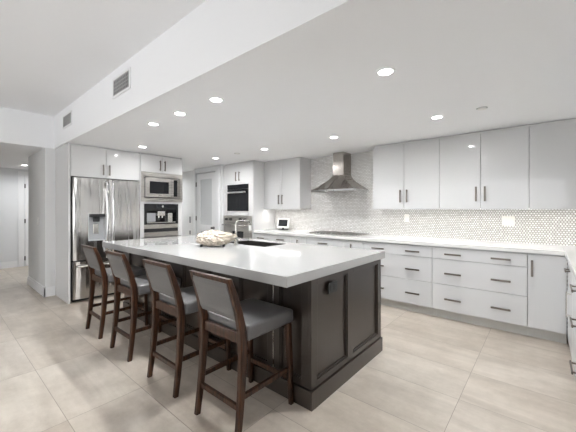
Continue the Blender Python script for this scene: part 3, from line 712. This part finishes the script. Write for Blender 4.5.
# ------------------------------------------------------------------ ceiling fixtures
cans = [(-.828, 2.001, 'largest recessed ceiling light in view, nearest the camera over the island'),
        (-2.145, 1.571, 'recessed ceiling light nearest the camera in the row over the stools'),
        (-2.727, 1.571, 'middle recessed light of the row over the stools'),
        (-3.281, 1.575, 'farthest recessed light of the row over the stools, before the fridge'),
        (-4.602, 2.041, 'recessed ceiling light right in front of the fridge cabinet doors'),
        (-4.596, 3.357, 'recessed ceiling light in front of the pantry door'),
        (-3.325, 3.343, 'recessed ceiling light in front of the left gloss wall cabinet'),
        (-2.089, 3.379, 'recessed ceiling light in front of the range hood'),
        (-.837, 3.327, 'recessed ceiling light in front of the wall cabinets right of the hood')]
def can(x, y, label, z=CEIL, pw=CAN_W, group='recessed ceiling lights'):
    t = thing('recessed_light', label, 'ceiling light', (x, y, z), group)
    m = MB(); n = 32
    def rg(r, zz): return [(x + r * math.cos(2 * math.pi * i / n), y + r * math.sin(2 * math.pi * i / n), zz) for i in range(n)]
    m.loft([rg(.064, z - .0005), rg(.063, z - .006), rg(.048, z - .006), rg(.046, z - .0012)], cap=False); m.build('trim_ring', 'trim', t)
    MB().cyl((x, y, z - .0008), (x, y, z - .0035), .045, seg=32).build('lens', 'lens', t)
    area('lamp', (x, y, z - .008), (0, 0, 0), .035, .035, pw, (.985, .99, 1), 'DISK', parent=t, spread=165)
    return t
for x, y, lb in cans: can(x, y, lb, pw=CAN_W * (1.2 if y == 2.001 else .35 if y == 2.041 else 1.15 if y < 1.6 else 1))
can(-8.41, 1.26, 'recessed ceiling light in the hallway left of the fridge wall', pw=8, group='hall ceiling lights')
can(-7.4, 3.5, 'recessed ceiling light in the passage beside the pantry door', pw=9, group='hall ceiling lights')
for x, y, lb in ((-.445, 3.302, 'faint white round sprinkler cover on the ceiling before the right wall cabinets'), (-3.937, 3.308, 'faint white round ceiling cover near the pantry door')):
    t = thing('sprinkler_cover', lb, 'sprinkler', (x, y, CEIL), 'ceiling sprinkler covers')
    MB().cyl((x, y, CEIL - .0005), (x, y, CEIL - .004), .045, .045, 28).build('flange', 'vent', t)
    MB().cyl((x, y, CEIL - .004), (x, y, CEIL - .012), .036, .036, 28).build('cap', 'white_pl', t)

def vent(x0, x1, z0, z1, label):
    t = thing('air_vent', label, 'vent', ((x0 + x1) / 2, SOF, (z0 + z1) / 2), 'air vents on the soffit')
    y = SOF
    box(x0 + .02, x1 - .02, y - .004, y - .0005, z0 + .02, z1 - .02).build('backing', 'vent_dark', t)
    m = MB(); m.box(x0, x1, y - .012, y - .0005, z0, z0 + .022, .002); m.box(x0, x1, y - .012, y - .0005, z1 - .022, z1, .002)
    m.box(x0, x0 + .022, y - .012, y - .0005, z0 + .022, z1 - .022, .002); m.box(x1 - .022, x1, y - .012, y - .0005, z0 + .022, z1 - .022, .002); m.build('frame', 'trim', t)
    m = MB(); n = 11
    for i in range(n):
        xx = x0 + .03 + (x1 - x0 - .06) * i / (n - 1); m.box(xx - .004, xx + .004, y - .010, y - .004, z0 + .022, z1 - .022)
    for i in range(5):
        zz = z0 + .03 + (z1 - z0 - .06) * i / 4; m.box(x0 + .022, x1 - .022, y - .007, y - .004, zz - .004, zz + .004)
    m.build('louvres', 'vent', t)
vent(-5.26, -4.84, 2.48, 2.67, 'small square air vent on the soffit face, farther one above the fridge')
vent(-3.41, -2.985, 2.477, 2.68, 'larger-looking air vent on the soffit face, nearer the camera')

# switches
def switch(name, x, y, z, wd, hg, label, grp=None):
    t = thing(name, label, 'switch', (x, y, z), grp)
    box(x - wd / 2, x + wd / 2, y - .007, y - .0005, z - hg / 2, z + hg / 2, bev=.002).build('cover_plate', 'white_pl', t)
    box(x - .016, x + .016, y - .010, y - .007, z - .03, z + .03, bev=.001).build('rocker', 'trim', t)
switch('light_switch', -6.29, 1.11, 1.144, .11, .12, 'white light switch on the hall wall left of the fridge')
for z, lb in ((1.08, 'grey wall control left of the pantry door, upper one'), (.765, 'grey wall control left of the pantry door, lower one')):
    t = thing('wall_control', lb, 'wall control', (-6.63, 4.10, z), 'wall controls by the pantry')
    hh = .11 if z > 1 else .07
    box(-6.70, -6.57, 4.092, 4.0995, z - hh, z + hh, bev=.002).build('cover_plate', 'white_pl', t)
    box(-6.67, -6.60, 4.088, 4.092, z - hh * .7, z + hh * .7, bev=.002).build('panel', 'grey_pl', t)
